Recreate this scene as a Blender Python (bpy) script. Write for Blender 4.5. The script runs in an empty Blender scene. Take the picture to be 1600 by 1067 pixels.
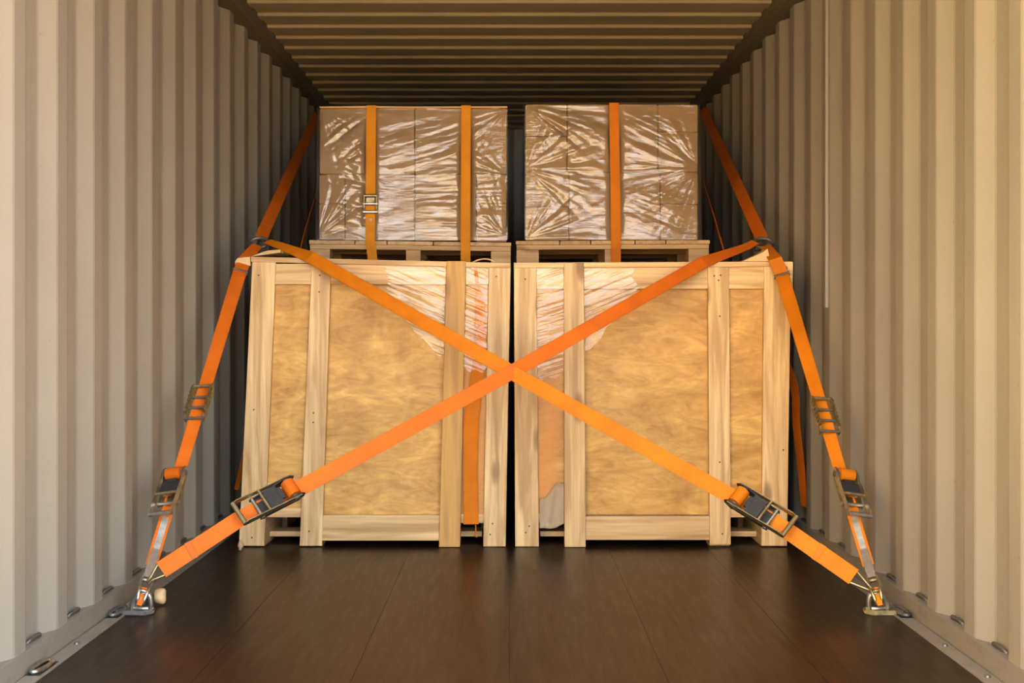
import bpy, bmesh, math, random
import numpy as np
from mathutils import Vector, Matrix

random.seed(7)
SC = bpy.context.scene
COL = SC.collection

# ------------------------------------------------------------------ camera
F = 1894.0                     # focal length in pixels of the 1600 px frame
VX, VY = 796.0, 512.0          # vanishing point of the container axis
CZ = 0.827                     # eye height above the container floor
cam = bpy.data.cameras.new('camera')
cam.sensor_width = 36.0
cam.lens = F / 1600.0 * 36.0
cam.shift_x = (800.0 - VX) / 1600.0
cam.shift_y = -(533.5 - VY) / 1600.0
cam.clip_start = 0.05
camo = bpy.data.objects.new('camera', cam)
COL.objects.link(camo)
camo.location = (0, 0, CZ)
camo.rotation_euler = (math.radians(90), 0, 0)
SC.camera = camo

# ------------------------------------------------------------------ world, sun, exposure
w = bpy.data.worlds.new('sky')
SC.world = w
w.use_nodes = True
bg = w.node_tree.nodes['Background']
bg.inputs['Color'].default_value = (0.94, 0.965, 1.0, 1)
bg.inputs['Strength'].default_value = 1.15

sun = bpy.data.lights.new('sun', 'SUN')
sun.energy = 6.0
sun.angle = math.radians(2.0)
sun.color = (1.0, 0.88, 0.70)
suno = bpy.data.objects.new('sun', sun)
COL.objects.link(suno)
suno.rotation_euler = Vector((-0.95, -0.50, -0.85)).to_track_quat('-Z', 'Y').to_euler()

vs = SC.view_settings
vs.view_transform = 'Standard'
vs.look = 'None'
vs.gamma = 1.0
vs.use_curve_mapping = False
vs.exposure = 2.8
SC.display_settings.display_device = 'sRGB'
try:
    SC.cycles.use_denoising = True
    SC.cycles.max_bounces = 12
    SC.cycles.diffuse_bounces = 6
    SC.cycles.transparent_max_bounces = 16
    SC.cycles.caustics_reflective = False
    SC.cycles.caustics_refractive = False
except Exception:
    pass


# ------------------------------------------------------------------ helpers
def P(px, py, d):
    return Vector(((px - VX) * d / F, d, CZ - (py - VY) * d / F))


def Q(px, py, d):
    return ((px - VX) * d / F, CZ - (py - VY) * d / F)


def empty(name, loc=(0, 0, 0)):
    o = bpy.data.objects.new(name, None)
    o.empty_display_size = 0.05
    COL.objects.link(o)
    o.location = loc
    return o


def tag(o, label=None, cat=None, group=None, kind=None):
    if label: o['label'] = label
    if cat: o['category'] = cat
    if group: o['group'] = group
    if kind: o['kind'] = kind
    return o


def setparent(o, parent):
    if parent is None: return
    o.parent = parent
    m = Matrix.Translation(parent.location) @ parent.rotation_euler.to_matrix().to_4x4()
    q = parent.parent
    while q is not None:
        m = (Matrix.Translation(q.location) @ q.rotation_euler.to_matrix().to_4x4()) @ q_inv(parent) @ m
        parent, q = q, q.parent
    o.matrix_parent_inverse = m.inverted()


def q_inv(o):
    return o.matrix_parent_inverse.copy()


def obj(name, bm, mat, parent=None, smooth=False):
    me = bpy.data.meshes.new(name)
    bm.normal_update()
    bm.to_mesh(me)
    bm.free()
    if smooth:
        for p in me.polygons: p.use_smooth = True
    if isinstance(mat, (list, tuple)):
        for m in mat: me.materials.append(m)
    else:
        me.materials.append(mat)
    o = bpy.data.objects.new(name, me)
    COL.objects.link(o)
    setparent(o, parent)
    return o


def add_prism(bm, pts, y0, y1, bevel=0.0):
    """polygon pts [(x, z)...] extruded along y"""
    a = [bm.verts.new((x, y0, z)) for x, z in pts]
    b = [bm.verts.new((x, y1, z)) for x, z in pts]
    n = len(pts)
    fs = [bm.faces.new(a), bm.faces.new(list(reversed(b)))]
    for i in range(n):
        fs.append(bm.faces.new((a[i], b[i], b[(i + 1) % n], a[(i + 1) % n])))
    bmesh.ops.recalc_face_normals(bm, faces=fs)
    if bevel:
        es = list({e for f in fs for e in f.edges})
        bmesh.ops.bevel(bm, geom=es, offset=bevel, segments=2, affect='EDGES', profile=0.6)


def prism(name, pts, y0, y1, mat, parent=None, bevel=0.0):
    bm = bmesh.new()
    add_prism(bm, pts, y0, y1, bevel)
    return obj(name, bm, mat, parent)


def add_box(bm, lo, hi, M=None, bevel=0.0):
    vs_ = []
    for x in (lo[0], hi[0]):
        for y in (lo[1], hi[1]):
            for z in (lo[2], hi[2]):
                v = Vector((x, y, z))
                vs_.append(bm.verts.new(M @ v if M else v))
    q = [(0, 1, 3, 2), (4, 6, 7, 5), (0, 4, 5, 1), (2, 3, 7, 6), (0, 2, 6, 4), (1, 5, 7, 3)]
    fs = [bm.faces.new([vs_[i] for i in f]) for f in q]
    bmesh.ops.recalc_face_normals(bm, faces=fs)
    if bevel:
        es = list({e for f in fs for e in f.edges})
        bmesh.ops.bevel(bm, geom=es, offset=bevel, segments=2, affect='EDGES', profile=0.6)


def add_plate(bm, pts, y0, y1, M, bevel=0.0):
    """outline in local x, z with thickness along local y, moved by M"""
    a = [bm.verts.new(M @ Vector((x, y0, z))) for x, z in pts]
    b = [bm.verts.new(M @ Vector((x, y1, z))) for x, z in pts]
    n = len(pts)
    fs = [bm.faces.new(a), bm.faces.new(list(reversed(b)))]
    for i in range(n):
        fs.append(bm.faces.new((a[i], b[i], b[(i + 1) % n], a[(i + 1) % n])))
    bmesh.ops.recalc_face_normals(bm, faces=fs)


def add_tube(bm, pts, r, seg=8, closed=False, rr=None):
    pts = [Vector(p) for p in pts]
    n = len(pts)
    rings = []
    prev = None
    for i, p in enumerate(pts):
        if closed:
            t = pts[(i + 1) % n] - pts[i - 1]
        else:
            t = pts[min(i + 1, n - 1)] - pts[max(i - 1, 0)]
        t.normalize()
        if prev is None:
            u = t.orthogonal().normalized()
        else:
            u = (prev - t * prev.dot(t))
            u = u.normalized() if u.length > 1e-6 else t.orthogonal().normalized()
        prev = u
        v = t.cross(u)
        ri = rr[i] if rr else r
        rings.append([bm.verts.new(p + (u * math.cos(2 * math.pi * k / seg) + v * math.sin(2 * math.pi * k / seg)) * ri) for k in range(seg)])
    m = n if closed else n - 1
    for i in range(m):
        A, B = rings[i], rings[(i + 1) % n]
        for k in range(seg):
            bm.faces.new((A[k], A[(k + 1) % seg], B[(k + 1) % seg], B[k]))
    if not closed:
        bm.faces.new(list(reversed(rings[0])))
        bm.faces.new(rings[-1])


def smooth_path(pts, n=6):
    pts = [Vector(p) for p in pts]
    out = []
    for i in range(len(pts) - 1):
        p0 = pts[max(i - 1, 0)]; p1 = pts[i]; p2 = pts[i + 1]; p3 = pts[min(i + 2, len(pts) - 1)]
        for k in range(n):
            t = k / n
            out.append(0.5 * ((2 * p1) + (p2 - p0) * t + (2 * p0 - 5 * p1 + 4 * p2 - p3) * t * t + (3 * p1 - p0 - 3 * p2 + p3) * t ** 3))
    out.append(pts[-1])
    return out


def ribbon(name, pts, width, normals, mat, parent=None, th=0.0022):
    """webbing band: points, width (or list), face normal hint (or list); a closed solid with UVs"""
    pts = [Vector(p) for p in pts]
    n = len(pts)
    ws = width if isinstance(width, (list, tuple)) else [width] * n
    ns = normals if isinstance(normals, list) else [normals] * n
    bm = bmesh.new()
    uvl = bm.loops.layers.uv.new('uv')
    rows = []
    s = 0.0
    for i, p in enumerate(pts):
        if i: s += (pts[i] - pts[i - 1]).length
        t = (pts[min(i + 1, n - 1)] - pts[max(i - 1, 0)]).normalized()
        nn = Vector(ns[i])
        wv = t.cross(nn).normalized()
        nn = wv.cross(t).normalized()
        h = ws[i] / 2
        rows.append(([bm.verts.new(p - wv * h + nn * th / 2), bm.verts.new(p + wv * h + nn * th / 2),
                      bm.verts.new(p + wv * h - nn * th / 2), bm.verts.new(p - wv * h - nn * th / 2)], s))
    vv = (0.0, 1.0, 1.0, 0.0)
    for i in range(n - 1):
        A, sa = rows[i]; B, sb = rows[i + 1]
        for k in range(4):
            k2 = (k + 1) % 4
            f = bm.faces.new((A[k], A[k2], B[k2], B[k]))
            for l, (uu, v_) in zip(f.loops, ((sa, vv[k]), (sa, vv[k2]), (sb, vv[k2]), (sb, vv[k]))):
                l[uvl].uv = (uu, v_)
    bm.faces.new(list(reversed(rows[0][0])))
    bm.faces.new(rows[-1][0])
    bmesh.ops.recalc_face_normals(bm, faces=bm.faces[:])
    return obj(name, bm, mat, parent)


def subdiv(pts, vals, step=0.04):
    """refine a polyline of points and one list of values per point"""
    op, ov = [], []
    for i in range(len(pts) - 1):
        a, b = Vector(pts[i]), Vector(pts[i + 1])
        k = max(1, int((b - a).length / step))
        for j in range(k):
            t = j / k
            op.append(a.lerp(b, t))
            ov.append([x.lerp(y, t) if isinstance(x, Vector) else x + (y - x) * t for x, y in zip(vals[i], vals[i + 1])])
    op.append(Vector(pts[-1])); ov.append(vals[-1])
    return op, ov


# ------------------------------------------------------------------ materials
def newmat(name):
    m = bpy.data.materials.new(name)
    m.use_nodes = True
    nt = m.node_tree
    b = nt.nodes['Principled BSDF']
    return m, nt, b


def N(nt, typ, **kw):
    n = nt.nodes.new(typ)
    for k, v in kw.items():
        if k in n.inputs: n.inputs[k].default_value = v
        else: setattr(n, k, v)
    return n


def ramp(nt, src, stops):
    r = nt.nodes.new('ShaderNodeValToRGB')
    el = r.color_ramp.elements
    while len(el) < len(stops): el.new(0.5)
    for e, (p, c) in zip(el, stops):
        e.position = p
        e.color = (*c, 1) if len(c) == 3 else c
    nt.links.new(src, r.inputs[0])
    return r


def coords(nt, scale=(1, 1, 1), rnd=True, kind='Object'):
    tc = nt.nodes.new('ShaderNodeTexCoord')
    mp = nt.nodes.new('ShaderNodeMapping')
    mp.inputs['Scale'].default_value = scale
    src = tc.outputs[kind]
    if rnd:
        oi = nt.nodes.new('ShaderNodeObjectInfo')
        mul = N(nt, 'ShaderNodeMath', operation='MULTIPLY'); mul.inputs[1].default_value = 37.0
        nt.links.new(oi.outputs['Random'], mul.inputs[0])
        add = N(nt, 'ShaderNodeVectorMath', operation='ADD')
        nt.links.new(src, add.inputs[0]); nt.links.new(mul.outputs[0], add.inputs[1])
        src = add.outputs[0]
    nt.links.new(src, mp.inputs['Vector'])
    return mp.outputs['Vector']


def noise(nt, vec, scale, detail=4, rough=0.55, dist=0.0):
    n = N(nt, 'ShaderNodeTexNoise')
    n.inputs['Scale'].default_value = scale
    n.inputs['Detail'].default_value = detail
    n.inputs['Roughness'].default_value = rough
    n.inputs['Distortion'].default_value = dist
    nt.links.new(vec, n.inputs['Vector'])
    return n.outputs['Fac']


def mixc(nt, fac, a, b, blend='MIX'):
    m = nt.nodes.new('ShaderNodeMix')
    m.data_type = 'RGBA'
    m.blend_type = blend
    for s, v in ((0, fac), (6, a), (7, b)):
        if isinstance(v, (int, float)): m.inputs[s].default_value = v
        elif isinstance(v, tuple): m.inputs[s].default_value = (*v, 1)
        else: nt.links.new(v, m.inputs[s])
    return m.outputs[2]


def bump(nt, b, h, strength=0.3, dist=0.002):
    bp = nt.nodes.new('ShaderNodeBump')
    bp.inputs['Strength'].default_value = strength
    bp.inputs['Distance'].default_value = dist
    nt.links.new(h, bp.inputs['Height'])
    nt.links.new(bp.outputs[0], b.inputs['Normal'])


def painted_steel(name, col, rough=0.5, dirt=(0.16, 0.12, 0.08), dirt_amt=0.5, vscale=(3, 3, 0.5)):
    m, nt, b = newmat(name)
    v = coords(nt, (1, 1, 1), rnd=False)
    big = noise(nt, v, 1.3, 4)
    c1 = ramp(nt, big, [(0.3, tuple(x * 0.9 for x in col)), (0.7, tuple(min(1, x * 1.06) for x in col))]).outputs[0]
    vst = coords(nt, vscale, rnd=False)
    st = noise(nt, vst, 6, 6, 0.65)
    f = ramp(nt, st, [(0.56, (0, 0, 0)), (0.78, (dirt_amt,) * 3)]).outputs[0]
    c2 = mixc(nt, f, c1, dirt)
    sp = noise(nt, v, 45, 3, 0.6)
    f2 = ramp(nt, sp, [(0.70, (0, 0, 0)), (0.76, (0.55,) * 3)]).outputs[0]
    c3 = mixc(nt, f2, c2, (0.17, 0.10, 0.06))
    nt.links.new(c3, b.inputs['Base Color'])
    rr = ramp(nt, st, [(0.3, (rough - 0.08,) * 3), (0.8, (rough + 0.15,) * 3)]).outputs[0]
    nt.links.new(rr, b.inputs['Roughness'])
    low = noise(nt, v, 5, 3)
    bump(nt, b, low, 0.35, 0.006)
    return m


def wood(name, c_lo, c_hi, axis='z', knots=True, rough=0.62, streak=(0.33, 0.175, 0.06)):
    m, nt, b = newmat(name)
    sc = {'x': (1.1, 26, 26), 'y': (26, 1.1, 26), 'z': (26, 26, 1.1)}[axis]
    v = coords(nt, sc)
    g = noise(nt, v, 2.0, 7, 0.62, 0.5)
    col = ramp(nt, g, [(0.28, c_lo), (0.5, tuple((x + y) / 2 for x, y in zip(c_lo, c_hi))), (0.68, c_hi)]).outputs[0]
    sc2 = {'x': (0.8, 9, 9), 'y': (9, 0.8, 9), 'z': (9, 9, 0.8)}[axis]
    v2 = coords(nt, sc2)
    s = noise(nt, v2, 2.2, 3, 0.5, 0.8)
    f = ramp(nt, s, [(0.48, (0, 0, 0)), (0.62, (0.6,) * 3)]).outputs[0]
    col = mixc(nt, f, col, streak)
    if knots:
        sc3 = {'x': (2.5, 7, 7), 'y': (7, 2.5, 7), 'z': (7, 7, 2.5)}[axis]
        v3 = coords(nt, sc3)
        vo = nt.nodes.new('ShaderNodeTexVoronoi')
        vo.inputs['Scale'].default_value = 1.0
        nt.links.new(v3, vo.inputs['Vector'])
        f3 = ramp(nt, vo.outputs['Distance'], [(0.09, (0.7,) * 3), (0.17, (0, 0, 0))]).outputs[0]
        col = mixc(nt, f3, col, (0.16, 0.075, 0.03))
    oi = nt.nodes.new('ShaderNodeObjectInfo')
    hs = nt.nodes.new('ShaderNodeHueSaturation')
    mr = nt.nodes.new('ShaderNodeMapRange')
    mr.inputs['To Min'].default_value = 0.88; mr.inputs['To Max'].default_value = 1.06
    nt.links.new(oi.outputs['Random'], mr.inputs['Value'])
    nt.links.new(mr.outputs[0], hs.inputs['Value'])
    nt.links.new(col, hs.inputs['Color'])
    nt.links.new(hs.outputs[0], b.inputs['Base Color'])
    b.inputs['Roughness'].default_value = rough
    bump(nt, b, g, 0.25, 0.002)
    return m


def plywood(name, lo, hi, stain=None):
    m, nt, b = newmat(name)
    v = coords(nt, (1.0, 1.0, 1.7))
    d = noise(nt, v, 3.0, 5, 0.6, 1.6)
    v2 = coords(nt, (1.6, 1.6, 5.0))
    g = noise(nt, v2, 5.0, 6, 0.62, 1.6)
    c = ramp(nt, d, [(0.30, lo), (0.52, tuple((x + y) / 2 for x, y in zip(lo, hi))), (0.68, hi)]).outputs[0]
    c2 = ramp(nt, g, [(0.32, (0.62, 0.54, 0.44)), (0.60, (1, 1, 1))]).outputs[0]
    c = mixc(nt, 0.75, c, c2, 'MULTIPLY')
    if stain:
        s = noise(nt, coords(nt, (6, 6, 0.9), rnd=False), 2.0, 3, 0.5, 0.6)
        f = ramp(nt, s, [(0.42, (0, 0, 0)), (0.62, (0.7,) * 3)]).outputs[0]
        c = mixc(nt, f, c, stain)
    nt.links.new(c, b.inputs['Base Color'])
    b.inputs['Roughness'].default_value = 0.55
    bump(nt, b, g, 0.12, 0.002)
    return m


def webbing(name, col):
    m, nt, b = newmat(name)
    tc = nt.nodes.new('ShaderNodeTexCoord')
    mp = nt.nodes.new('ShaderNodeMapping')
    mp.inputs['Scale'].default_value = (420, 12, 1)
    nt.links.new(tc.outputs['UV'], mp.inputs['Vector'])
    wv = nt.nodes.new('ShaderNodeTexWave')
    wv.inputs['Scale'].default_value = 1.0
    wv.inputs['Distortion'].default_value = 1.0
    nt.links.new(mp.outputs[0], wv.inputs['Vector'])
    sep = nt.nodes.new('ShaderNodeSeparateXYZ')
    nt.links.new(tc.outputs['UV'], sep.inputs[0])
    edge = ramp(nt, sep.outputs[1], [(0.0, (0.82,) * 3), (0.09, (1,) * 3), (0.91, (1,) * 3), (1.0, (0.82,) * 3)]).outputs[0]
    v = coords(nt, (1, 1, 1))
    n = noise(nt, v, 9, 3)
    c = ramp(nt, n, [(0.3, tuple(x * 0.86 for x in col)), (0.7, tuple(min(1, x * 1.08) for x in col))]).outputs[0]
    c = mixc(nt, 1.0, c, edge, 'MULTIPLY')
    nt.links.new(c, b.inputs['Base Color'])
    b.inputs['Roughness'].default_value = 0.55
    b.inputs['Specular IOR Level'].default_value = 0.2
    bump(nt, b, wv.outputs['Fac'], 0.25, 0.001)
    return m


def metal(name, col, rough=0.35, grime=0.5, mt=1.0):
    m, nt, b = newmat(name)
    v = coords(nt, (1, 1, 1))
    n = noise(nt, v, 40, 4, 0.6)
    c = ramp(nt, n, [(0.35, col), (0.72, tuple(x * (1 - grime) for x in col))]).outputs[0]
    nt.links.new(c, b.inputs['Base Color'])
    b.inputs['Metallic'].default_value = mt
    r = ramp(nt, n, [(0.3, (rough,) * 3), (0.7, (min(1, rough + 0.2),) * 3)]).outputs[0]
    nt.links.new(r, b.inputs['Roughness'])
    bump(nt, b, n, 0.15, 0.001)
    return m


def film_mat(name, refl=0.6, haze=0.05, nscale=(3, 3, 22), bstr=0.5):
    m, nt, b = newmat(name)
    nt.nodes.remove(b)
    out = nt.nodes['Material Output']
    v = coords(nt, nscale, rnd=False)
    n = noise(nt, v, 3.0, 4, 0.6, 1.2)
    bp = nt.nodes.new('ShaderNodeBump')
    bp.inputs['Strength'].default_value = bstr
    bp.inputs['Distance'].default_value = 0.012
    nt.links.new(n, bp.inputs['Height'])
    gl = nt.nodes.new('ShaderNodeBsdfGlossy')
    gl.inputs['Color'].default_value = (1, 1, 1, 1)
    gl.inputs['Roughness'].default_value = 0.07
    nt.links.new(bp.outputs[0], gl.inputs['Normal'])
    tr = nt.nodes.new('ShaderNodeBsdfTransparent')
    tr.inputs['Color'].default_value = (0.97, 0.97, 0.96, 1)
    fr = nt.nodes.new('ShaderNodeFresnel')
    fr.inputs['IOR'].default_value = 1.5
    nt.links.new(bp.outputs[0], fr.inputs['Normal'])
    mu = N(nt, 'ShaderNodeMath', operation='MULTIPLY'); mu.inputs[1].default_value = refl
    nt.links.new(fr.outputs[0], mu.inputs[0])
    mx = nt.nodes.new('ShaderNodeMixShader')
    nt.links.new(mu.outputs[0], mx.inputs[0])
    nt.links.new(tr.outputs[0], mx.inputs[1]); nt.links.new(gl.outputs[0], mx.inputs[2])
    df = nt.nodes.new('ShaderNodeBsdfDiffuse')
    df.inputs['Color'].default_value = (0.85, 0.84, 0.82, 1)
    nt.links.new(bp.outputs[0], df.inputs['Normal'])
    mx2 = nt.nodes.new('ShaderNodeMixShader')
    mx2.inputs[0].default_value = haze
    nt.links.new(mx.outputs[0], mx2.inputs[1]); nt.links.new(df.outputs[0], mx2.inputs[2])
    nt.links.new(mx2.outputs[0], out.inputs['Surface'])
    return m


WALL = (0.247, 0.228, 0.193)
M = {}
M['wall'] = painted_steel('wall_paint', WALL, 0.45, (0.22, 0.17, 0.12), 0.45)
M['roof'] = painted_steel('roof_paint', (0.34, 0.285, 0.195), 0.42, (0.2, 0.15, 0.1), 0.45, (0.6, 3, 3))
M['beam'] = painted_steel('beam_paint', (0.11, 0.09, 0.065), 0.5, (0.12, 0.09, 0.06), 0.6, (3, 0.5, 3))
M['rail'] = painted_steel('rail_paint', (0.185, 0.165, 0.135), 0.5, (0.12, 0.09, 0.065), 0.8, (4, 1.2, 4))
M['pine_z'] = wood('pine_upright', (0.46, 0.29, 0.125), (0.78, 0.57, 0.305), 'z')
M['pine_x'] = wood('pine_across', (0.48, 0.30, 0.125), (0.72, 0.51, 0.26), 'x')
M['pine_y'] = wood('pine_lengthwise', (0.44, 0.28, 0.12), (0.62, 0.44, 0.23), 'y')
M['pine_gold'] = wood('pine_golden', (0.42, 0.22, 0.05), (0.55, 0.33, 0.10), 'z')
M['pine_pale'] = wood('pine_pale', (0.56, 0.38, 0.18), (0.70, 0.52, 0.29), 'x', knots=False)
M['pallet'] = wood('pallet_wood', (0.40, 0.245, 0.10), (0.58, 0.39, 0.18), 'x')
M['pallet_y'] = wood('pallet_wood_lengthwise', (0.40, 0.245, 0.10), (0.58, 0.39, 0.18), 'y')
M['ply'] = plywood('birch_plywood', (0.42, 0.215, 0.042), (0.71, 0.435, 0.125))
M['ply_stain'] = plywood('stained_plywood', (0.38, 0.19, 0.04), (0.56, 0.325, 0.10), (0.55, 0.22, 0.04))
M['strap_coral'] = webbing('webbing_coral_orange', (0.56, 0.122, 0.007))
M['strap_amber'] = webbing('webbing_amber_orange', (0.57, 0.165, 0.003))
M['strap_gold'] = webbing('webbing_golden_orange', (0.60, 0.225, 0.006))
M['zinc'] = metal('yellow_zinc', (0.40, 0.34, 0.19), 0.42, 0.55)
M['steel'] = metal('bright_steel', (0.55, 0.54, 0.51), 0.30, 0.45)
M['dark_steel'] = metal('dark_steel', (0.16, 0.155, 0.15), 0.4, 0.4, 0.7)
M['black'] = metal('black_metal', (0.035, 0.035, 0.038), 0.4, 0.3, 0.4)
M['greytape'] = metal('grey_label', (0.36, 0.36, 0.34), 0.5, 0.45, 0.0)
M['nail'] = metal('nail_steel', (0.10, 0.08, 0.07), 0.5, 0.3, 0.6)
M['film'] = film_mat('stretch_film', 1.9, 0.012, (3, 3, 22), 0.2)
M['film_crate'] = film_mat('stretch_film_crate', 1.25, 0.012, (5, 5, 16), 0.15)


def cardboard():
    m, nt, b = newmat('cardboard')
    v = coords(nt, (1, 1, 1))
    n = noise(nt, v, 3, 4)
    c = ramp(nt, n, [(0.3, (0.29, 0.17, 0.075)), (0.7, (0.345, 0.21, 0.095))]).outputs[0]
    nt.links.new(c, b.inputs['Base Color'])
    b.inputs['Roughness'].default_value = 0.75
    vv = coords(nt, (1, 1, 90), rnd=False)
    bump(nt, b, noise(nt, vv, 3, 2), 0.06, 0.001)
    return m


M['card'] = cardboard()


def simple(name, col, rough=0.6):
    m, nt, b = newmat(name)
    n = noise(nt, coords(nt, (1, 1, 1)), 12, 3)
    c = ramp(nt, n, [(0.3, tuple(x * 0.88 for x in col)), (0.7, col)]).outputs[0]
    nt.links.new(c, b.inputs['Base Color'])
    b.inputs['Roughness'].default_value = rough
    return m


M['card_gold'] = simple('golden_board', (0.62, 0.38, 0.11))
M['tape'] = simple('parcel_tape', (0.36, 0.21, 0.09), 0.35)
M['milky'] = simple('milky_plastic', (0.66, 0.52, 0.36), 0.35)
M['ochre'] = simple('ochre_bounce', (0.66, 0.50, 0.27), 0.9)  # warm tone for the added bounce wall
M['concrete'] = simple('bounce_concrete', (0.55, 0.40, 0.22), 0.9)  # warm tone set for the light the yard slab bounces inside


def floor_mat():
    m, nt, b = newmat('dark_film_faced_plywood')
    v = coords(nt, (2.2, 0.8, 1))
    n = noise(nt, v, 3, 5, 0.6)
    c = ramp(nt, n, [(0.3, (0.009, 0.0043, 0.0022)), (0.55, (0.0135, 0.0066, 0.0034)), (0.75, (0.019, 0.0100, 0.0055))]).outputs[0]
    v2 = coords(nt, (1, 1, 1), rnd=False)
    s = noise(nt, v2, 2.2, 5, 0.6)
    f = ramp(nt, s, [(0.6, (0, 0, 0)), (0.8, (0.5,) * 3)]).outputs[0]
    c = mixc(nt, f, c, (0.036, 0.0145, 0.006))
    dots = noise(nt, v2, 60, 2, 0.5)
    f2 = ramp(nt, dots, [(0.77, (0, 0, 0)), (0.8, (0.4,) * 3)]).outputs[0]
    c = mixc(nt, f2, c, (0.07, 0.06, 0.05))
    nt.links.new(c, b.inputs['Base Color'])
    sc = noise(nt, coords(nt, (14, 1.2, 1)), 4, 5, 0.6)
    r = ramp(nt, sc, [(0.3, (0.30,) * 3), (0.7, (0.38,) * 3)]).outputs[0]
    nt.links.new(r, b.inputs['Roughness'])
    b.inputs['Specular IOR Level'].default_value = 0.22
    bump(nt, b, sc, 0.05, 0.001)
    return m


M['floor'] = floor_mat()

# ------------------------------------------------------------------ the container
Y0, Y1 = 1.9, 8.55           # open door end, closed far end
WI, WO = 1.165, 1.196         # inner crest and outer trough of the side walls
PITCH = 0.2755
ZB, ZT = 0.05, 2.155
ZR = 2.22                     # lower crests of the roof


def crimp_profile(start, pitch, crest, slope, trough, inner, outer, ya, yb):
    """profile points (along, offset): inner crest begins at start + k * pitch"""
    pts = []
    k = math.floor((ya - start) / pitch) - 1
    c = min(0.004, slope * 0.25)
    while start + k * pitch < yb + pitch:
        s = start + k * pitch
        for a, o in ((s - c, inner + (outer - inner) * c / slope), (s + c, inner), (s + crest - c, inner), (s + crest + c, inner + (outer - inner) * c / slope),
                     (s + crest + slope - c, outer - (outer - inner) * c / slope), (s + crest + slope + c, outer),
                     (s + crest + slope + trough - c, outer), (s + crest + slope + trough + c, outer - (outer - inner) * c / slope)):
            pts.append((a, o))
        k += 1
    def at(y):
        for (a, o), (a2, o2) in zip(pts, pts[1:]):
            if a <= y <= a2: return o + (o2 - o) * (y - a) / (a2 - a)
    return [(ya, at(ya))] + [p for p in pts if ya < p[0] < yb] + [(yb, at(yb))]


def sheet(name, prof, fn, thick_dir, mat):
    """fn(along, offset, end) -> point; a thin solid sheet"""
    bm = bmesh.new()
    r = []
    for a, o in prof:
        r.append([bm.verts.new(fn(a, o, 0)), bm.verts.new(fn(a, o, 1)),
                  bm.verts.new(Vector(fn(a, o, 1)) + thick_dir), bm.verts.new(Vector(fn(a, o, 0)) + thick_dir)])
    for A, B in zip(r, r[1:]):
        for k in range(4):
            bm.faces.new((A[k], A[(k + 1) % 4], B[(k + 1) % 4], B[k]))
    bm.faces.new(r[0]); bm.faces.new(list(reversed(r[-1])))
    bmesh.ops.recalc_face_normals(bm, faces=bm.faces[:])
    return tag(obj(name, bm, mat), kind='structure')


STL, STR = 3.125, 3.035
SLOPE = 0.056
TR = PITCH - 0.072 - 2 * SLOPE
pl = crimp_profile(STL, PITCH, 0.072, SLOPE, TR, WI, WO, Y0, Y1)
pr = crimp_profile(STR, PITCH, 0.072, SLOPE, TR, WI, WO, Y0, Y1)
wl = sheet('wall_left', pl, lambda a, o, e: (-o, a, ZT if e else ZB), Vector((-0.003, 0, 0)), M['wall'])
wr = sheet('wall_right', pr, lambda a, o, e: (o, a, ZT if e else ZB), Vector((0.003, 0, 0)), M['wall'])
wl['label'] = 'beige corrugated steel side wall on the left'
wr['label'] = 'beige corrugated steel side wall on the right'
pb = crimp_profile(-1.2, PITCH, 0.072, SLOPE, TR, Y1 - 0.04, Y1 - 0.004, -1.21, 1.21)
wb = sheet('wall_back', pb, lambda a, o, e: (a, o, ZR + 0.04 if e else -0.05), Vector((0, 0.003, 0)), M['wall'])
# narrow raised vertical strip on the right wall
bm = bmesh.new()
yj = 4.43
add_box(bm, (WI - 0.010, yj, 0.90), (WI + 0.004, yj + 0.03, ZT), bevel=0.003)
obj('raised_strip', bm, M['wall'], wr)

# roof: ridges across; a step down towards the far end at 5.203 + k * 0.214
RP = 0.214
prf = crimp_profile(5.203, RP, 0.09, 0.010, 0.104, ZR, ZR + 0.013, Y0, Y1)
rf = sheet('ceiling', prf, lambda a, o, e: (1.15 if e else -1.15, a, o), Vector((0, 0, 0.003)), M['roof'])
rf['label'] = 'dark corrugated steel roof of the container'

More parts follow.
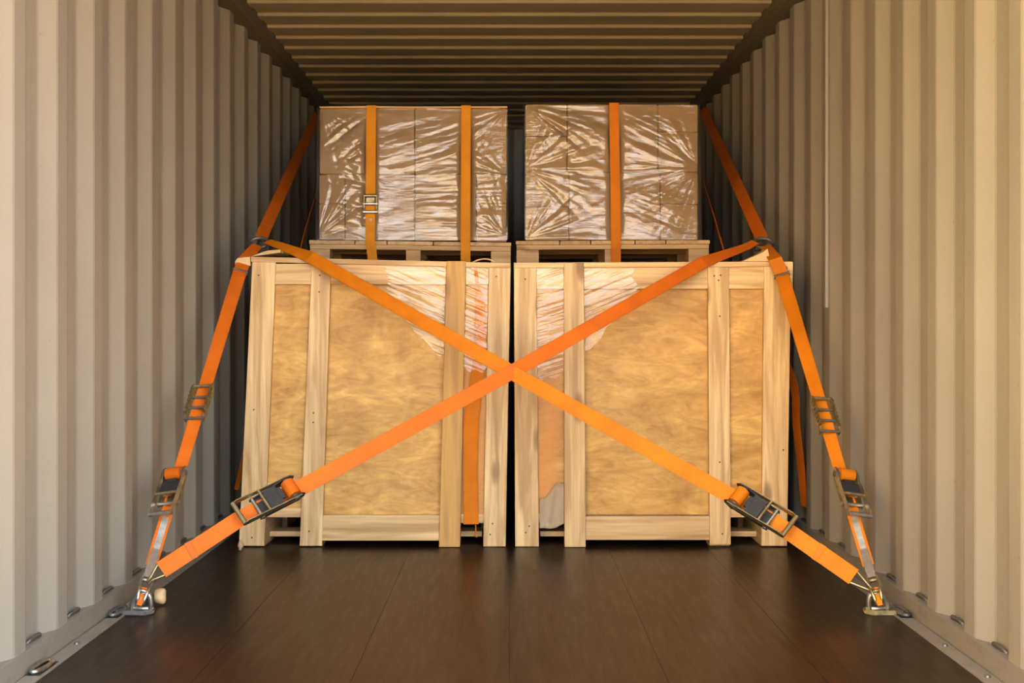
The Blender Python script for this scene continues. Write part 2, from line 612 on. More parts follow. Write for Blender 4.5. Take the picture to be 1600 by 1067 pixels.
# lower side rails, upper side rails
for s, nm in ((-1, 'trim_1'), (1, 'trim_2')):
    bm = bmesh.new()
    sec = [(1.105, 0.003), (1.147, 0.003), (1.147, -0.006), (1.1515, -0.006), (1.1585, ZB), (1.215, ZB), (1.215, -0.06), (1.105, -0.06)]
    pts = [(s * x, z) for x, z in sec]
    add_prism(bm, pts, Y0, Y1, 0.001)
    t = tag(obj(nm, bm, M['rail']), kind='structure')
    t['label'] = 'scuffed steel floor rail along the %s wall' % ('left' if s < 0 else 'right')
    st = STL if s < 0 else STR
    # dark rods standing in for the recess shade at each trough foot
    k = math.floor((2.5 - st) / PITCH)
    while st + k * PITCH < 5.0:
        yt = st + k * PITCH + 0.072 + SLOPE
        bm = bmesh.new()
        yc = yt + TR / 2
        add_tube(bm, smooth_path([(s * 1.190, yc - 0.040, ZB - 0.002), (s * 1.183, yc - 0.028, ZB + 0.006), (s * 1.181, yc, ZB + 0.008),
                                  (s * 1.183, yc + 0.028, ZB + 0.006), (s * 1.190, yc + 0.040, ZB - 0.002)], 3), 0.0055, 6)
        obj('recess_shade_rod', bm, M['dark_steel'], t, smooth=True)
        k += 1
    # screws and lashing bars in the flange
    for yy in ((3.16, 2.62) if s < 0 else (2.86, 3.14, 2.60)):
        bm = bmesh.new()
        bmesh.ops.create_cone(bm, cap_ends=True, segments=10, radius1=0.008, radius2=0.006, depth=0.005,
                              matrix=Matrix.Translation((s * 1.128, yy, 0.0055)))
        obj('screw', bm, M['dark_steel'], t)
    for yy in ((2.93, 3.50) if s < 0 else (3.50,)):
        bm = bmesh.new()
        ring = []
        for k in range(20):
            a = 2 * math.pi * k / 20
            ring.append((s * (1.130 + 0.014 * math.cos(a)), yy + 0.055 * math.sin(a), 0.010))
        add_tube(bm, ring, 0.006, 6, closed=True)
        obj('lashing_bar', bm, M['steel'] if yy < 3 else M['dark_steel'], t, smooth=True)
        prism('pocket_shade', [(s * 1.112, 0.0032), (s * 1.148, 0.0032), (s * 1.148, 0.0042), (s * 1.112, 0.0042)], yy - 0.06, yy + 0.06, M['black'], t)  # flat black plate, the shade of a recess put into its colour
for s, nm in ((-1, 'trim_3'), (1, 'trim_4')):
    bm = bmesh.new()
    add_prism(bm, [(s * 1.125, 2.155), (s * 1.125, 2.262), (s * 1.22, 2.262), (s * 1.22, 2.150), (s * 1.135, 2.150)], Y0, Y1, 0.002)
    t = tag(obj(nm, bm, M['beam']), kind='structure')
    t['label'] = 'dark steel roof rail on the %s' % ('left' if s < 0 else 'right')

# floor: base and six long boards
bm = bmesh.new()
add_box(bm, (-1.105, Y0, -0.06), (1.105, Y1, -0.006))
fl = tag(obj('floor', bm, M['black']), kind='structure')
fl['label'] = 'dark brown glossy plywood container floor'
xs = [-1.105, -0.742, -0.371, 0.0, 0.371, 0.742, 1.105]
for a, b_ in zip(xs, xs[1:]):
    bm = bmesh.new()
    add_box(bm, (a + 0.0004, Y0, -0.006), (b_ - 0.0004, Y1, 0.0), bevel=0.0004)
    obj('plank', bm, M['floor'], fl)

# unseen yard outside the open end, added to bounce warm light in
bm = bmesh.new()
add_box(bm, (-40, -60, -0.35), (40, 20, -0.25))
g = tag(obj('ground', bm, M['concrete']), kind='structure')
g['label'] = 'unseen warm concrete yard added to bounce light into the container'

# unseen ochre wall, added to throw warm light on the right wall
bm = bmesh.new()
add_box(bm, (-5.4, -18, -0.25), (-5.0, 1.0, 6.0))
wh = tag(obj('bounce_wall', bm, M['ochre']), kind='structure')
wh['label'] = 'unseen ochre wall added to bounce warm light'

# ------------------------------------------------------------------ crates
D = 4.57


def lerp(a, b, t): return a + (b - a) * t


def crate(side, spec):
    posts = spec['posts']
    c = empty('wooden_crate', P((posts[0][1][0] + posts[-1][1][1]) / 2, 852, D + 0.5))
    c.location.z = 0
    tag(c, spec['label'], 'crate', 'wooden crates on the container floor')
    yb = 5.66

    def xe(i, e, py):
        """pixel x of the edge e (0 left, 1 right) of post i at height py"""
        (tl, tr, ty), (bl, br, by) = posts[i]
        t = (py - ty) / (by - ty)
        return lerp((tl, tr)[e], (bl, br)[e], t)

    def quad(x0t, x1t, yt0, yt1, x0b, x1b, yb0, yb1):
        return [Q(x0b, yb0, D), Q(x1b, yb1, D), Q(x1t, yt1, D), Q(x0t, yt0, D)]

    # lid
    (ltx, lty, rtx, rty, th) = spec['lid']
    prism('lid', [Q(ltx, lty + th, D), Q(rtx, rty + th, D), Q(rtx, rty, D), Q(ltx, lty, D)], D - 0.004, yb, M['pine_x'], c, 0.002)
    # corner posts and battens
    for i, ((tl, tr, ty), (bl, br, by)) in enumerate(posts):
        yt = spec['post_top'][i]
        x0 = xe(i, 0, yt); x1 = xe(i, 1, yt)
        zb_px = VY + CZ * F / D    # the floor line
        p = prism('post', quad(x0, x1, yt, yt, bl, br, min(by, zb_px), min(by, zb_px)), D - (0.009 if yt < spec['lid'][1] + 9 and i in spec['over'] else 0.0), D + 0.022,
                  M[spec['post_mat'][i]], c, 0.0025)
        for (u, py) in spec['nails'][i]:
            x, z = Q(lerp(xe(i, 0, py), xe(i, 1, py), u), py, D)
            bm = bmesh.new()
            bmesh.ops.create_cone(bm, cap_ends=True, segments=8, radius1=0.0035, radius2=0.003, depth=0.003,
                                  matrix=Matrix.Translation((x, D - 0.0005, z)) @ Matrix.Rotation(math.pi / 2, 4, 'X'))
            obj('nail', bm, M['nail'], p)
        # block under the wall behind each post
        far = D + (0.37 if i == spec['deep'] else 0.10)
        xb0, z0 = Q(bl, min(by, zb_px), D); xb1, _ = Q(br, min(by, zb_px), D)
        prism('foot_block', [(xb0 + 0.002, 0.001), (xb1 - 0.001, 0.001), (xb1 - 0.001, 0.108), (xb0 + 0.004, 0.108)], D + 0.0225, far, M['pine_y'], c, 0.002)
    # rails between the posts
    for i in range(3):
        a, b_ = spec['rail_y']
        prism('top_rail', quad(xe(i, 1, a), xe(i + 1, 0, a), a, a, xe(i, 1, b_), xe(i + 1, 0, b_), b_, b_), D + 0.006, D + 0.021, M['pine_x'], c, 0.0015)
    a, b_ = spec['bot_y']
    prism('bottom_rail', quad(xe(1, 1, a), xe(2, 0, a), a, a, xe(1, 1, b_), xe(2, 0, b_), b_, b_), D + 0.005, D + 0.021, M['pine_x'], c, 0.0015)
    for i in (0, 2):
        a = spec['ply_bottom'][i]
        prism('sill', quad(xe(i, 1, a - 14), xe(i + 1, 0, a - 14), a - 14, a - 14, xe(i, 1, a), xe(i + 1, 0, a), a, a), D + 0.014, D + 0.0215, M['pine_x'], c, 0.001)
    # plywood, one sheet per bay
    for i in range(3):
        yt = spec['rail_y'][0]; ybm = spec['ply_bottom'][i]
        m = M[spec['ply_mat'][i]]
        prism('panel', quad(xe(i, 0, yt) + 3, xe(i + 1, 1, yt) - 3, yt, yt, xe(i, 0, ybm) + 3, xe(i + 1, 1, ybm) - 3, ybm, ybm)
              if i == 1 else quad(xe(i, 0, yt) + 1, xe(i + 1, 0, yt) + 2 if i == 0 else xe(i + 1, 1, yt) - 1, yt, yt,
                                  xe(i, 0, ybm) + 1, xe(i + 1, 0, ybm) + 2 if i == 0 else xe(i + 1, 1, ybm) - 1, ybm, ybm),
              D + 0.0225 + (0.012 if i == 1 else 0.0), D + 0.0335 + (0.012 if i == 1 else 0.0), m, c)
    # sides, back and runners
    x0t, x0b = posts[0][0][0], posts[0][1][0]; x1t, x1b = posts[3][0][1], posts[3][1][1]
    yt, yb_ = 414, 806
    prism('side_panel', quad(x0t, x0t + 5, yt, yt, lerp(x0t, x0b, .9), lerp(x0t, x0b, .9) + 5, yb_, yb_), D + 0.024, yb, M['ply'], c)
    prism('side_panel', quad(x1t - 5, x1t, yt, yt, lerp(x1t, x1b, .9) - 5, lerp(x1t, x1b, .9), yb_, yb_), D + 0.024, yb, M['ply'], c)
    prism('back_panel', quad(x0t + 5, x1t - 5, yt, yt, x0b + 6, x1b - 6, yb_, yb_), yb - 0.02, yb, M['ply'], c)
    prism('runner', [Q(posts[0][1][1] + 2, 838, 4.68), Q(posts[3][1][0] - 2, 838, 4.68), Q(posts[3][1][0] - 2, 830, 4.68), Q(posts[0][1][1] + 2, 830, 4.68)], 4.68, 4.78, M['pine_x'], c, 0.001)
    xa, _ = Q(x0b + 2, 800, D); xb, _ = Q(x1b - 2, 800, D)
    prism('base_board', [(xa, 0.108), (xb, 0.108), (xb, 0.124), (xa, 0.124)], D + 0.05, yb - 0.021, M['pine_y'], c)
    for x in (xa + 0.06, (xa + xb) / 2, xb - 0.06):
        prism('skid', [(x - 0.04, 0.001), (x + 0.04, 0.001), (x + 0.04, 0.107), (x - 0.04, 0.107)], 5.0, yb - 0.02, M['pine_y'], c, 0.002)
    return c


crate('left', dict(
    label='left wooden crate, racked slightly, with plywood panels and pine battens',
    posts=[((394, 431, 409), (373, 413, 853)), ((487, 517, 409), (468, 503, 853)), ((698, 728, 409), (686, 719, 854)), ((764, 798, 411), (755, 790, 854))],
    post_top=[409, 413, 408, 416], over=(2,), post_mat=['pine_z', 'pine_z', 'pine_gold', 'pine_z'], deep=0,
    lid=(392, 401, 798, 411, 8), rail_y=(412, 444), bot_y=(805, 845), ply_bottom=[809, 808, 818], ply_mat=['ply', 'ply', 'ply_stain'],
    nails=[[(.3, 430), (.35, 640), (.5, 840)], [(.45, 430), (.45, 456), (.4, 645), (.4, 660), (.4, 830)], [(.4, 430), (.4, 760), (.45, 832)], [(.35, 432), (.4, 818), (.3, 835)]]))
crate('right', dict(
    label='right wooden crate, square and upright, with plywood panels and pine battens',
    posts=[((803, 838, 412), (805, 842, 854)), ((881, 912, 412), (882, 915, 854)), ((1106, 1139, 412), (1109, 1142, 851)), ((1194, 1236, 412), (1190, 1230, 853))],
    post_top=[417, 411, 417, 416], over=(1,), post_mat=['pine_z', 'pine_z', 'pine_z', 'pine_z'], deep=3,
    lid=(803, 410.5, 1237, 408.5, 8), rail_y=(414, 451), bot_y=(807, 844), ply_bottom=[818, 806, 809], ply_mat=['ply_stain', 'ply', 'ply'],
    nails=[[(.5, 436), (.45, 832), (.6, 822)], [(.5, 436), (.5, 606), (.5, 676), (.5, 810), (.5, 834)], [(.3, 431), (.6, 430), (.5, 438), (.55, 494), (.5, 722), (.6, 834)], [(.4, 435), (.8, 703)]]))

# ------------------------------------------------------------------ pallets
DP = 5.08


def pallet(x0, x1, ytl, ytr, ybl, ybr, blocks, label):
    c = empty('pallet', P((x0 + x1) / 2, (ybl + ybr) / 2, DP + 0.4))
    tag(c, label, 'pallet', 'pallets on the crates')

    def yt(x): return lerp(ytl, ytr, (x - x0) / (x1 - x0))
    def yb(x): return lerp(ybl, ybr, (x - x0) / (x1 - x0))
    dep = 0.80
    n = 5
    wid = [1.45, 1.0, 1.45, 1.0, 1.45]
    gap = 0.03
    tot = sum(wid) + gap * 4
    x = x0
    for wd in wid:
        xa, xb = x, x + wd / tot * (x1 - x0)
        prism('deck_board', [Q(xa, yt(xa) + 6, DP), Q(xb, yt(xb) + 6, DP), Q(xb, yt(xb), DP), Q(xa, yt(xa), DP)], DP - 0.004 * random.random(), DP + dep, M['pallet_y'], c, 0.002)
        x = xb + gap / tot * (x1 - x0)
    for k in range(3):
        y = DP + 0.003 + k * (dep - 0.1) / 2
        prism('stringer_board', [Q(x0 + 1, yt(x0) + 13.5, DP), Q(x1 - 1, yt(x1) + 13.5, DP), Q(x1 - 1, yt(x1) + 6.2, DP), Q(x0 + 1, yt(x0) + 6.2, DP)], y, y + 0.10, M['pallet'], c, 0.002)
        for (a, b_) in blocks:
            prism('block', [Q(a, yb(a) - 6.2, DP), Q(b_, yb(b_) - 6.2, DP), Q(b_, yt(b_) + 13.7, DP), Q(a, yt(a) + 13.7, DP)], y + 0.002, y + 0.098, M['pallet'], c, 0.002)
    for (a, b_) in blocks:
        prism('bottom_board', [Q(a, yb(a) - 0.3, DP), Q(b_, yb(b_) - 0.3, DP), Q(b_, yb(b_) - 6, DP), Q(a, yb(a) - 6, DP)], DP + 0.002, DP + dep, M['pallet_y'], c, 0.001)
    return c


pallet(483, 799, 375, 379, 412, 420.3, [(484, 515), (634, 657), (767, 798)], 'left pallet, carrying the load with two golden straps')
pallet(806, 1109, 376.5, 375, 420.2, 418.2, [(807, 842), (945, 970), (1076, 1108)], 'right pallet, carrying the load with one orange strap')

# ------------------------------------------------------------------ cardboard boxes
DL = 5.13


def cardbox(x0, x1, y0, y1, label, group, dep=0.7, jit=0.0):
    (xa, zb), (xb, zt) = Q(x0, y1, DL), Q(x1, y0, DL)
    g_ = 0.0012
    c = empty('cardboard_box', ((xa + xb) / 2, DL + dep / 2, zb))
    tag(c, label, 'box', group)
    bm = bmesh.new()
    add_prism(bm, [(xa + g_, zb + 0.0006), (xb - g_, zb + 0.0006), (xb - g_, zt - 0.004), (xa + g_, zt - 0.004)], DL + jit, DL + dep + jit, 0.004)
    obj('body', bm, M['card'], c)
    xm = (xa + xb) / 2
    for (p, q) in ((xa + 0.004, xm - 0.001), (xm + 0.001, xb - 0.004)):
        prism('flap', [(p, zt - 0.0042), (q, zt - 0.0042), (q, zt - 0.001), (p, zt - 0.001)], DL + jit + 0.003, DL + dep + jit - 0.003, M['card'], c)
    prism('tape', [(xm - 0.024, zt - 0.001), (xm + 0.024, zt - 0.001), (xm + 0.024, zt - 0.0006), (xm - 0.024, zt - 0.0006)], DL + jit + 0.003, DL + dep + jit - 0.003, M['tape'], c)
    return c


GL, GR = 'boxes of the left pallet load', 'boxes of the right pallet load'
cardbox(499, 648, 169, 272, 'big cardboard box, upper left of the left pallet load', GL)
cardbox(648, 792, 169, 272, 'big cardboard box, upper right of the left pallet load', GL, jit=0.004)
cardbox(498, 539, 272, 318, 'small cardboard box, middle of the left edge of the left load', GL, jit=0.006)
cardbox(498, 539, 318, 374.5, 'small cardboard box, bottom left corner of the left load', GL, jit=0.003)
cardbox(539, 648, 272, 375.5, 'tall cardboard box with the strap buckle in front, left load', GL)
cardbox(648, 744, 272, 376.5, 'tall cardboard box under the brightest film glare, left load', GL, jit=0.004)
cardbox(744, 792, 272, 318, 'small cardboard box, middle of the right edge of the left load', GL, jit=0.001)
cardbox(744, 792, 318, 378, 'small cardboard box, bottom right corner of the left load', GL, jit=0.005)
cardbox(821, 886, 163, 213, 'cardboard box, top left corner of the right pallet load', GR)
cardbox(821, 886, 213, 269, 'cardboard box directly below the top left box of the right load', GR, jit=0.005)
cardbox(886, 957, 163, 269, 'tall cardboard box left of the strap, upper half of right load', GR, jit=0.003)
cardbox(957, 1028, 163, 269, 'tall cardboard box right of the strap, upper half of right load', GR)
cardbox(1028, 1091, 163, 206, 'cardboard box, top right corner of the right pallet load', GR, jit=0.004)
cardbox(1028, 1091, 206, 269, 'cardboard box directly below the top right box of the right load', GR)
cardbox(821, 889, 269, 323, 'cardboard box, left edge just below the middle of right load', GR, jit=0.003)
cardbox(821, 889, 323, 376, 'cardboard box, bottom left corner of the right pallet load', GR)
cardbox(889, 957, 269, 375.8, 'tall cardboard box left of the strap, lower half of right load', GR)
cardbox(957, 1032, 269, 375.5, 'tall cardboard box right of the strap, lower half of right load', GR, jit=0.005)
cardbox(1032, 1091, 269, 319, 'cardboard box, right edge just below the middle of right load', GR, jit=0.001)
cardbox(1032, 1091, 319, 375, 'cardboard box, bottom right corner of the right pallet load', GR, jit=0.004)
bm = bmesh.new()
add_prism(bm, [Q(500, 168.6, DL), Q(792, 168.6, DL), Q(793, 166.4, DL), Q(647, 166.8, DL), Q(580, 166, DL), Q(499, 166.8, DL)], DL - 0.004, DL + 0.7, 0)
tag(obj('cover_sheet', bm, M['card_gold']), 'golden cover sheet lying on top of the left pallet load', 'cover sheet')


# ------------------------------------------------------------------ stretch film around the loads
def vnoise(x, y, seed):
    """smooth value noise, numpy"""
    rs = np.random.RandomState(seed)
    T = rs.rand(64, 64)
    xi = np.floor(x).astype(int); yi = np.floor(y).astype(int)
    fx = x - xi; fy = y - yi
    fx = fx * fx * (3 - 2 * fx); fy = fy * fy * (3 - 2 * fy)
    a = T[xi % 64, yi % 64]; b = T[(xi + 1) % 64, yi % 64]; c = T[xi % 64, (yi + 1) % 64]; d = T[(xi + 1) % 64, (yi + 1) % 64]
    return (a * (1 - fx) + b * fx) * (1 - fy) + (c * (1 - fx) + d * fx) * fy


def load_film(x0, x1, y0, y1, pinch, streaks, seed, pressed, label):
    (xa, zb), (xb, zt) = Q(x0, y1, DL), Q(x1, y0, DL)
    nu, nv = 190, 130
    us = np.linspace(0, 1, nu); vs_ = np.linspace(0, 1, nv)
    U, V = np.meshgrid(us, vs_, indexing='ij')
    PX = x0 + U * (x1 - x0); PY = y1 + V * (y0 - y1)
    H = 0.0015 * vnoise(PX / 40, PY / 9, seed) + 0.0012 * vnoise(PX / 16 + 7, PY / 5, seed + 1)
    for (cx, cy, ang, spread, reach, amp, freq) in pinch:
        dx = PX - cx; dy = PY - cy
        r = np.hypot(dx, dy) + 1e-3
        th = np.arctan2(dy, dx)
        dth = np.angle(np.exp(1j * (th - math.radians(ang))))
        wgt = np.exp(-(dth / math.radians(spread)) ** 2) * np.exp(-(r / reach) ** 2) * np.clip(r / 25, 0, 1)
        rid = vnoise(th * freq + 11, r / 60, seed + 5) + 0.6 * vnoise(th * freq * 2.3 + 3, r / 30, seed + 6)
        H += amp * wgt * rid
    for (cx, cy, rx, ry, slope, per, amp) in streaks:
        dx = (PX - cx) / rx; dy = (PY - cy) / ry
        wgt = np.exp(-(dx * dx + dy * dy) ** 2)
        t = (PY - cy) - slope * (PX - cx)
        H += amp * wgt * (vnoise(t / per, PX / 70, seed + 8) + 0.5 * vnoise(t / per * 2.6, PX / 28, seed + 9))
    edge = np.minimum(np.minimum(U, 1 - U) * 30, 1)
    for xs__ in pressed:
        edge = edge * (1 - 0.97 * np.exp(-((PX - xs__) / 11.0) ** 4))
    H = H * edge + 0.058 * (1 - V)
    bm = bmesh.new()
    ya = DL - 0.0035
    dep = 0.72
    rows = []
    off = 0.0035
    for s in np.linspace(1, 0.06, 10):      # left flank, from the back to the front edge
        rows.append([bm.verts.new((xa - off - 0.002 * vnoise(np.array([s * 9.0]), np.array([v * 20.0]), seed)[0], ya + dep * s, zb + v * (zt - zb))) for v in vs_[::3]] if False else
                    [bm.verts.new((xa - off, ya + dep * s, zb + v * (zt - zb))) for v in vs_])
    for i in range(nu):
        rows.append([bm.verts.new((xa - off + us[i] * (xb - xa + 2 * off), ya - H[i, j], zb + vs_[j] * (zt - zb))) for j in range(nv)])
    for s in np.linspace(0.06, 1, 10):
        rows.append([bm.verts.new((xb + off, ya + dep * s, zb + v * (zt - zb))) for v in vs_])
    for A, B in zip(rows, rows[1:]):
        for j in range(nv - 1):
            bm.faces.new((A[j], B[j], B[j + 1], A[j + 1]))
    bmesh.ops.recalc_face_normals(bm, faces=bm.faces[:])
    return tag(obj('stretch_film', bm, M['film'], smooth=True), label, 'stretch film', 'clear film round the pallet loads')


load_film(497.5, 793, 169.5, 377,
          [(502, 170, 60, 40, 110, .010, 9), (791, 170, 140, 40, 130, .010, 9), (791, 276, 185, 45, 120, .010, 8), (789, 372, 225, 45, 110, .012, 8),
           (500, 372, -50, 40, 120, .010, 8)],
          [(720, 325, 75, 52, -0.03, 8, .010), (650, 235, 120, 45, -0.28, 8, .008), (560, 300, 40, 70, 0.3, 8, .009), (545, 220, 45, 40, -0.8, 7, .008)],
          3, (580, 728), 'wrinkled clear stretch film round the left pallet load with two straps')
load_film(820, 1092, 163.5, 376,
          [(823, 265, 0, 60, 130, .012, 8), (823, 374, -20, 40, 120, .014, 8), (1090, 264, 190, 60, 120, .011, 8), (823, 166, 30, 35, 190, .012, 9),
           (1090, 264, 150, 40, 100, .010, 9)],
          [(1010, 215, 60, 40, 0.5, 8, .008), (1020, 335, 45, 40, 0.4, 7, .008), (900, 225, 60, 30, -0.25, 8, .006)],
          21, (960,), 'wrinkled clear stretch film round the right pallet load with one strap')


# ------------------------------------------------------------------ film over the inner halves of the crates
def inside(px, py, poly):
    r = False
    n = len(poly)
    for i in range(n):
        x1, y1 = poly[i]; x2, y2 = poly[(i + 1) % n]
        if (y1 > py) != (y2 > py) and px < (x2 - x1) * (py - y1) / (y2 - y1) + x1: r = not r
    return r


def crate_film(poly, slope, seed, label, mat):
    xs_ = [p[0] for p in poly]; ys_ = [p[1] for p in poly]
    x0, x1, y0, y1 = min(xs_), max(xs_), min(ys_), max(ys_)
    st = 1.0
    nx, ny = int((x1 - x0) / st) + 1, int((y1 - y0) / st) + 1
    X, Y = np.meshgrid(np.linspace(x0, x1, nx), np.linspace(y0, y1, ny), indexing='ij')
    t = (Y - y0) - slope * (X - x0)
    H = 0.0044 * vnoise(t / 3.6, X / 46, seed) + 0.0014 * vnoise(t / 2.2, X / 24, seed + 1) + 0.0012 * vnoise(X / 16 + 3, Y / 20, seed + 2)
    Dp = np.full(X.shape, D + 0.0056)
    Dp = Dp - H
    bm = bmesh.new()
    vt = {}

    def v(i, j):
        if (i, j) not in vt:
            x, z = Q(X[i, j], Y[i, j], D)
            vt[(i, j)] = bm.verts.new((x, Dp[i, j], z))
        return vt[(i, j)]
    for i in range(nx - 1):
        for j in range(ny - 1):
            if inside(X[i, j] + st / 2, Y[i, j] + st / 2, poly):
                bm.faces.new((v(i, j), v(i + 1, j), v(i + 1, j + 1), v(i, j + 1)))
    bmesh.ops.recalc_face_normals(bm, faces=bm.faces[:])
    return tag(obj('film_sheet', bm, mat, smooth=True), label, 'film sheet', 'loose film hanging over the crates')


crate_film([(600, 417), (696.5, 417), (693, 556), (684, 556), (668, 536), (650, 523), (641, 508), (624, 490), (619, 474), (604, 452), (607, 436)], 0.42, 4,
           'crumpled clear film in the wide bay of the left crate', M['film_crate'])
crate_film([(729, 417), (763, 417), (760, 574), (754, 583), (742, 577), (733, 581), (724.5, 573)], 0.42, 15,
           'crumpled clear film over the strap tail in the left crate', M['film_crate'])
crate_film([(839, 419), (880.5, 419), (881, 582), (868, 592), (856, 589), (839.5, 598)], -0.30, 9,
           'crumpled clear film in the narrow bay of the right crate', M['film_crate'])
crate_film([(913, 419), (992, 419), (986, 432), (998, 447), (990, 462), (976, 478), (966, 496), (947, 512), (938, 531), (914, 552)], -0.42, 19,
           'crumpled clear film in the wide bay of the right crate', M['film_crate'])

# pale flap at the foot of the narrow bay in the right crate
bm = bmesh.new()
n = 14
R0, R1 = [], []
for i in range(n + 1):
    u = i / n
    x = 843.5 + u * 38
    yb_ = 826 - 7 * u ** 3 - 1.0 * math.sin(u * 9)
    yt_ = 778 - 26 * u + 5 * math.sin(u * 7)
    rowa = []
    for k in range(6):
        w_ = k / 5
        px, py = x, lerp(yt_, yb_, w_)
        xx, zz = Q(px, py, D)
        rowa.append(bm.verts.new((xx, D + 0.004 - 0.004 * math.sin(u * 14 + w_ * 4), zz)))
    R0.append(rowa)
for A, B in zip(R0, R0[1:]):
    for k in range(5): bm.faces.new((A[k], B[k], B[k + 1], A[k + 1]))
ext = bmesh.ops.solidify(bm, geom=bm.faces[:], thickness=0.0012)
tag(obj('plastic_flap', bm, M['milky'], smooth=True), 'pale plastic flap at the foot of the right crate beside the gap', 'plastic flap')


# ------------------------------------------------------------------ lashing gear
def frame_matrix(origin, along, normal):
    x = Vector(along).normalized()
    n_ = Vector(normal)
    y = n_.cross(x).normalized()
    z = x.cross(y).normalized()
    m = Matrix((x, y, z)).transposed().to_4x4()
    m.translation = origin
    return m


def cyl_y(bm, M_, x, z, r, half, seg=12):
    add_tube(bm, [M_ @ Vector((x, -half, z)), M_ @ Vector((x, half, z))], r, seg)


def ratchet(parent, origin, along, normal, strapmat, scale=1.0, black=False, open_=0.0):
    """x runs from the handle grip (-) to the drum (+)"""
    M_ = frame_matrix(origin, along, normal) @ Matrix.Scale(scale, 4)
    hw = 0.033
    side = M['black'] if black else M['zinc']
    bm = bmesh.new()
    out = [(-0.045, 0.002), (0.075, 0.002), (0.104, 0.012), (0.108, 0.026), (0.098, 0.036), (0.07, 0.038), (0.03, 0.026), (-0.045, 0.014)]
    for s in (-1, 1):
        add_plate(bm, out, s * hw, s * (hw + 0.003), M_)
    add_box(bm, (-0.04, -hw, 0.002), (0.0, hw, 0.005), M_)
    base = obj('ratchet_base', bm, side, parent)
    bm = bmesh.new()
    arm = [(-0.105, 0.036), (-0.100, 0.026), (0.02, 0.022), (0.09, 0.014), (0.100, 0.022), (0.096, 0.036), (0.02, 0.040), (-0.085, 0.046)]
    for s in (-1, 1):
        add_plate(bm, arm, s * (hw + 0.0045), s * (hw + 0.0075), M_)
    cyl_y(bm, M_, -0.098, 0.036, 0.0075, hw + 0.0075)
    obj('ratchet_handle', bm, M['steel'] if not black else M['zinc'], base)
    bm = bmesh.new()
    cyl_y(bm, M_, 0.078, 0.024, 0.010, hw + 0.010)
    obj('drum_axle', bm, M['dark_steel'], base, smooth=False)
    bm = bmesh.new()
    cyl_y(bm, M_, 0.078, 0.024, 0.021, 0.026, 20)
    obj('wound_webbing', bm, strapmat, base)
    bm = bmesh.new()
    add_box(bm, (-0.004, -hw + 0.001, 0.028), (0.040, hw - 0.001, 0.032), M_, 0.001)
    add_box(bm, (0.034, -0.02, 0.024), (0.050, 0.02, 0.034), M_, 0.001)
    obj('pawl', bm, M['black'], base)
    bm = bmesh.new()
    cyl_y(bm, M_, -0.012, 0.036, 0.005, hw + 0.006)
    obj('spring_rod', bm, M['zinc'], base)
    bm = bmesh.new()
    cyl_y(bm, M_, -0.036, 0.010, 0.006, hw + 0.006)
    obj('end_bolt', bm, M['steel'], base)
    return base


def ladder_buckle(parent, origin, along, normal, n=4, length=0.15):
    M_ = frame_matrix(origin, along, normal)
    hw = 0.029
    bm = bmesh.new()
    h = length / 2
    out = [(-h, -0.004), (h - 0.01, -0.004), (h, 0.004), (h, 0.022), (h - 0.012, 0.028), (-h + 0.03, 0.022), (-h, 0.012)]
    for s in (-1, 1):
        add_plate(bm, out, s * hw, s * (hw + 0.005), M_)
        for k in range(7):
            x = -h + 0.02 + k * (length - 0.045) / 6
            add_box(bm, (x, s * hw - 0.008 if s < 0 else hw, 0.014), (x + 0.008, s * hw if s < 0 else hw + 0.008, 0.026), M_)
    add_tube(bm, [M_ @ Vector((h - 0.004, -hw, 0.014)), M_ @ Vector((h - 0.004, hw, 0.014))], 0.0055, 8)
    base = obj('tension_buckle', bm, M['zinc'], parent)
    for k in range(n - 1):
        x = h - 0.004 - (k + 1) * (length - 0.008) / (n - 1)
        bm = bmesh.new()
        cyl_y(bm, M_, x, 0.010, 0.0048, hw + 0.006, 8)
        obj('cross_bar', bm, M['dark_steel'], base)
    return base


CORAL, AMBER, GOLD = M['strap_coral'], M['strap_amber'], M['strap_gold']


def strap_thing(label, loc, cat='strap', group=None, name='lashing_strap'):
    return tag(empty(name, loc), label, cat, group)


def along_px(p, q, dp, dq, x=None, y=None):
    """point on the straight 3D line between two pixel+depth ends, found by pixel x or y"""
    t = (x - p[0]) / (q[0] - p[0]) if x is not None else (y - p[1]) / (q[1] - p[1])
    inv = lerp(1 / dp, 1 / dq, t)
    return P(lerp(p[0], q[0], t), lerp(p[1], q[1], t), 1 / inv)


FR = Vector((0, -1, 0.12))
# anchor positions on the floor rails
ANL, ANR = P(219, 938, 3.49), P(1374, 938, 3.49)
RGL, RGR = P(405, 379, 4.74), P(1193, 380, 4.74)

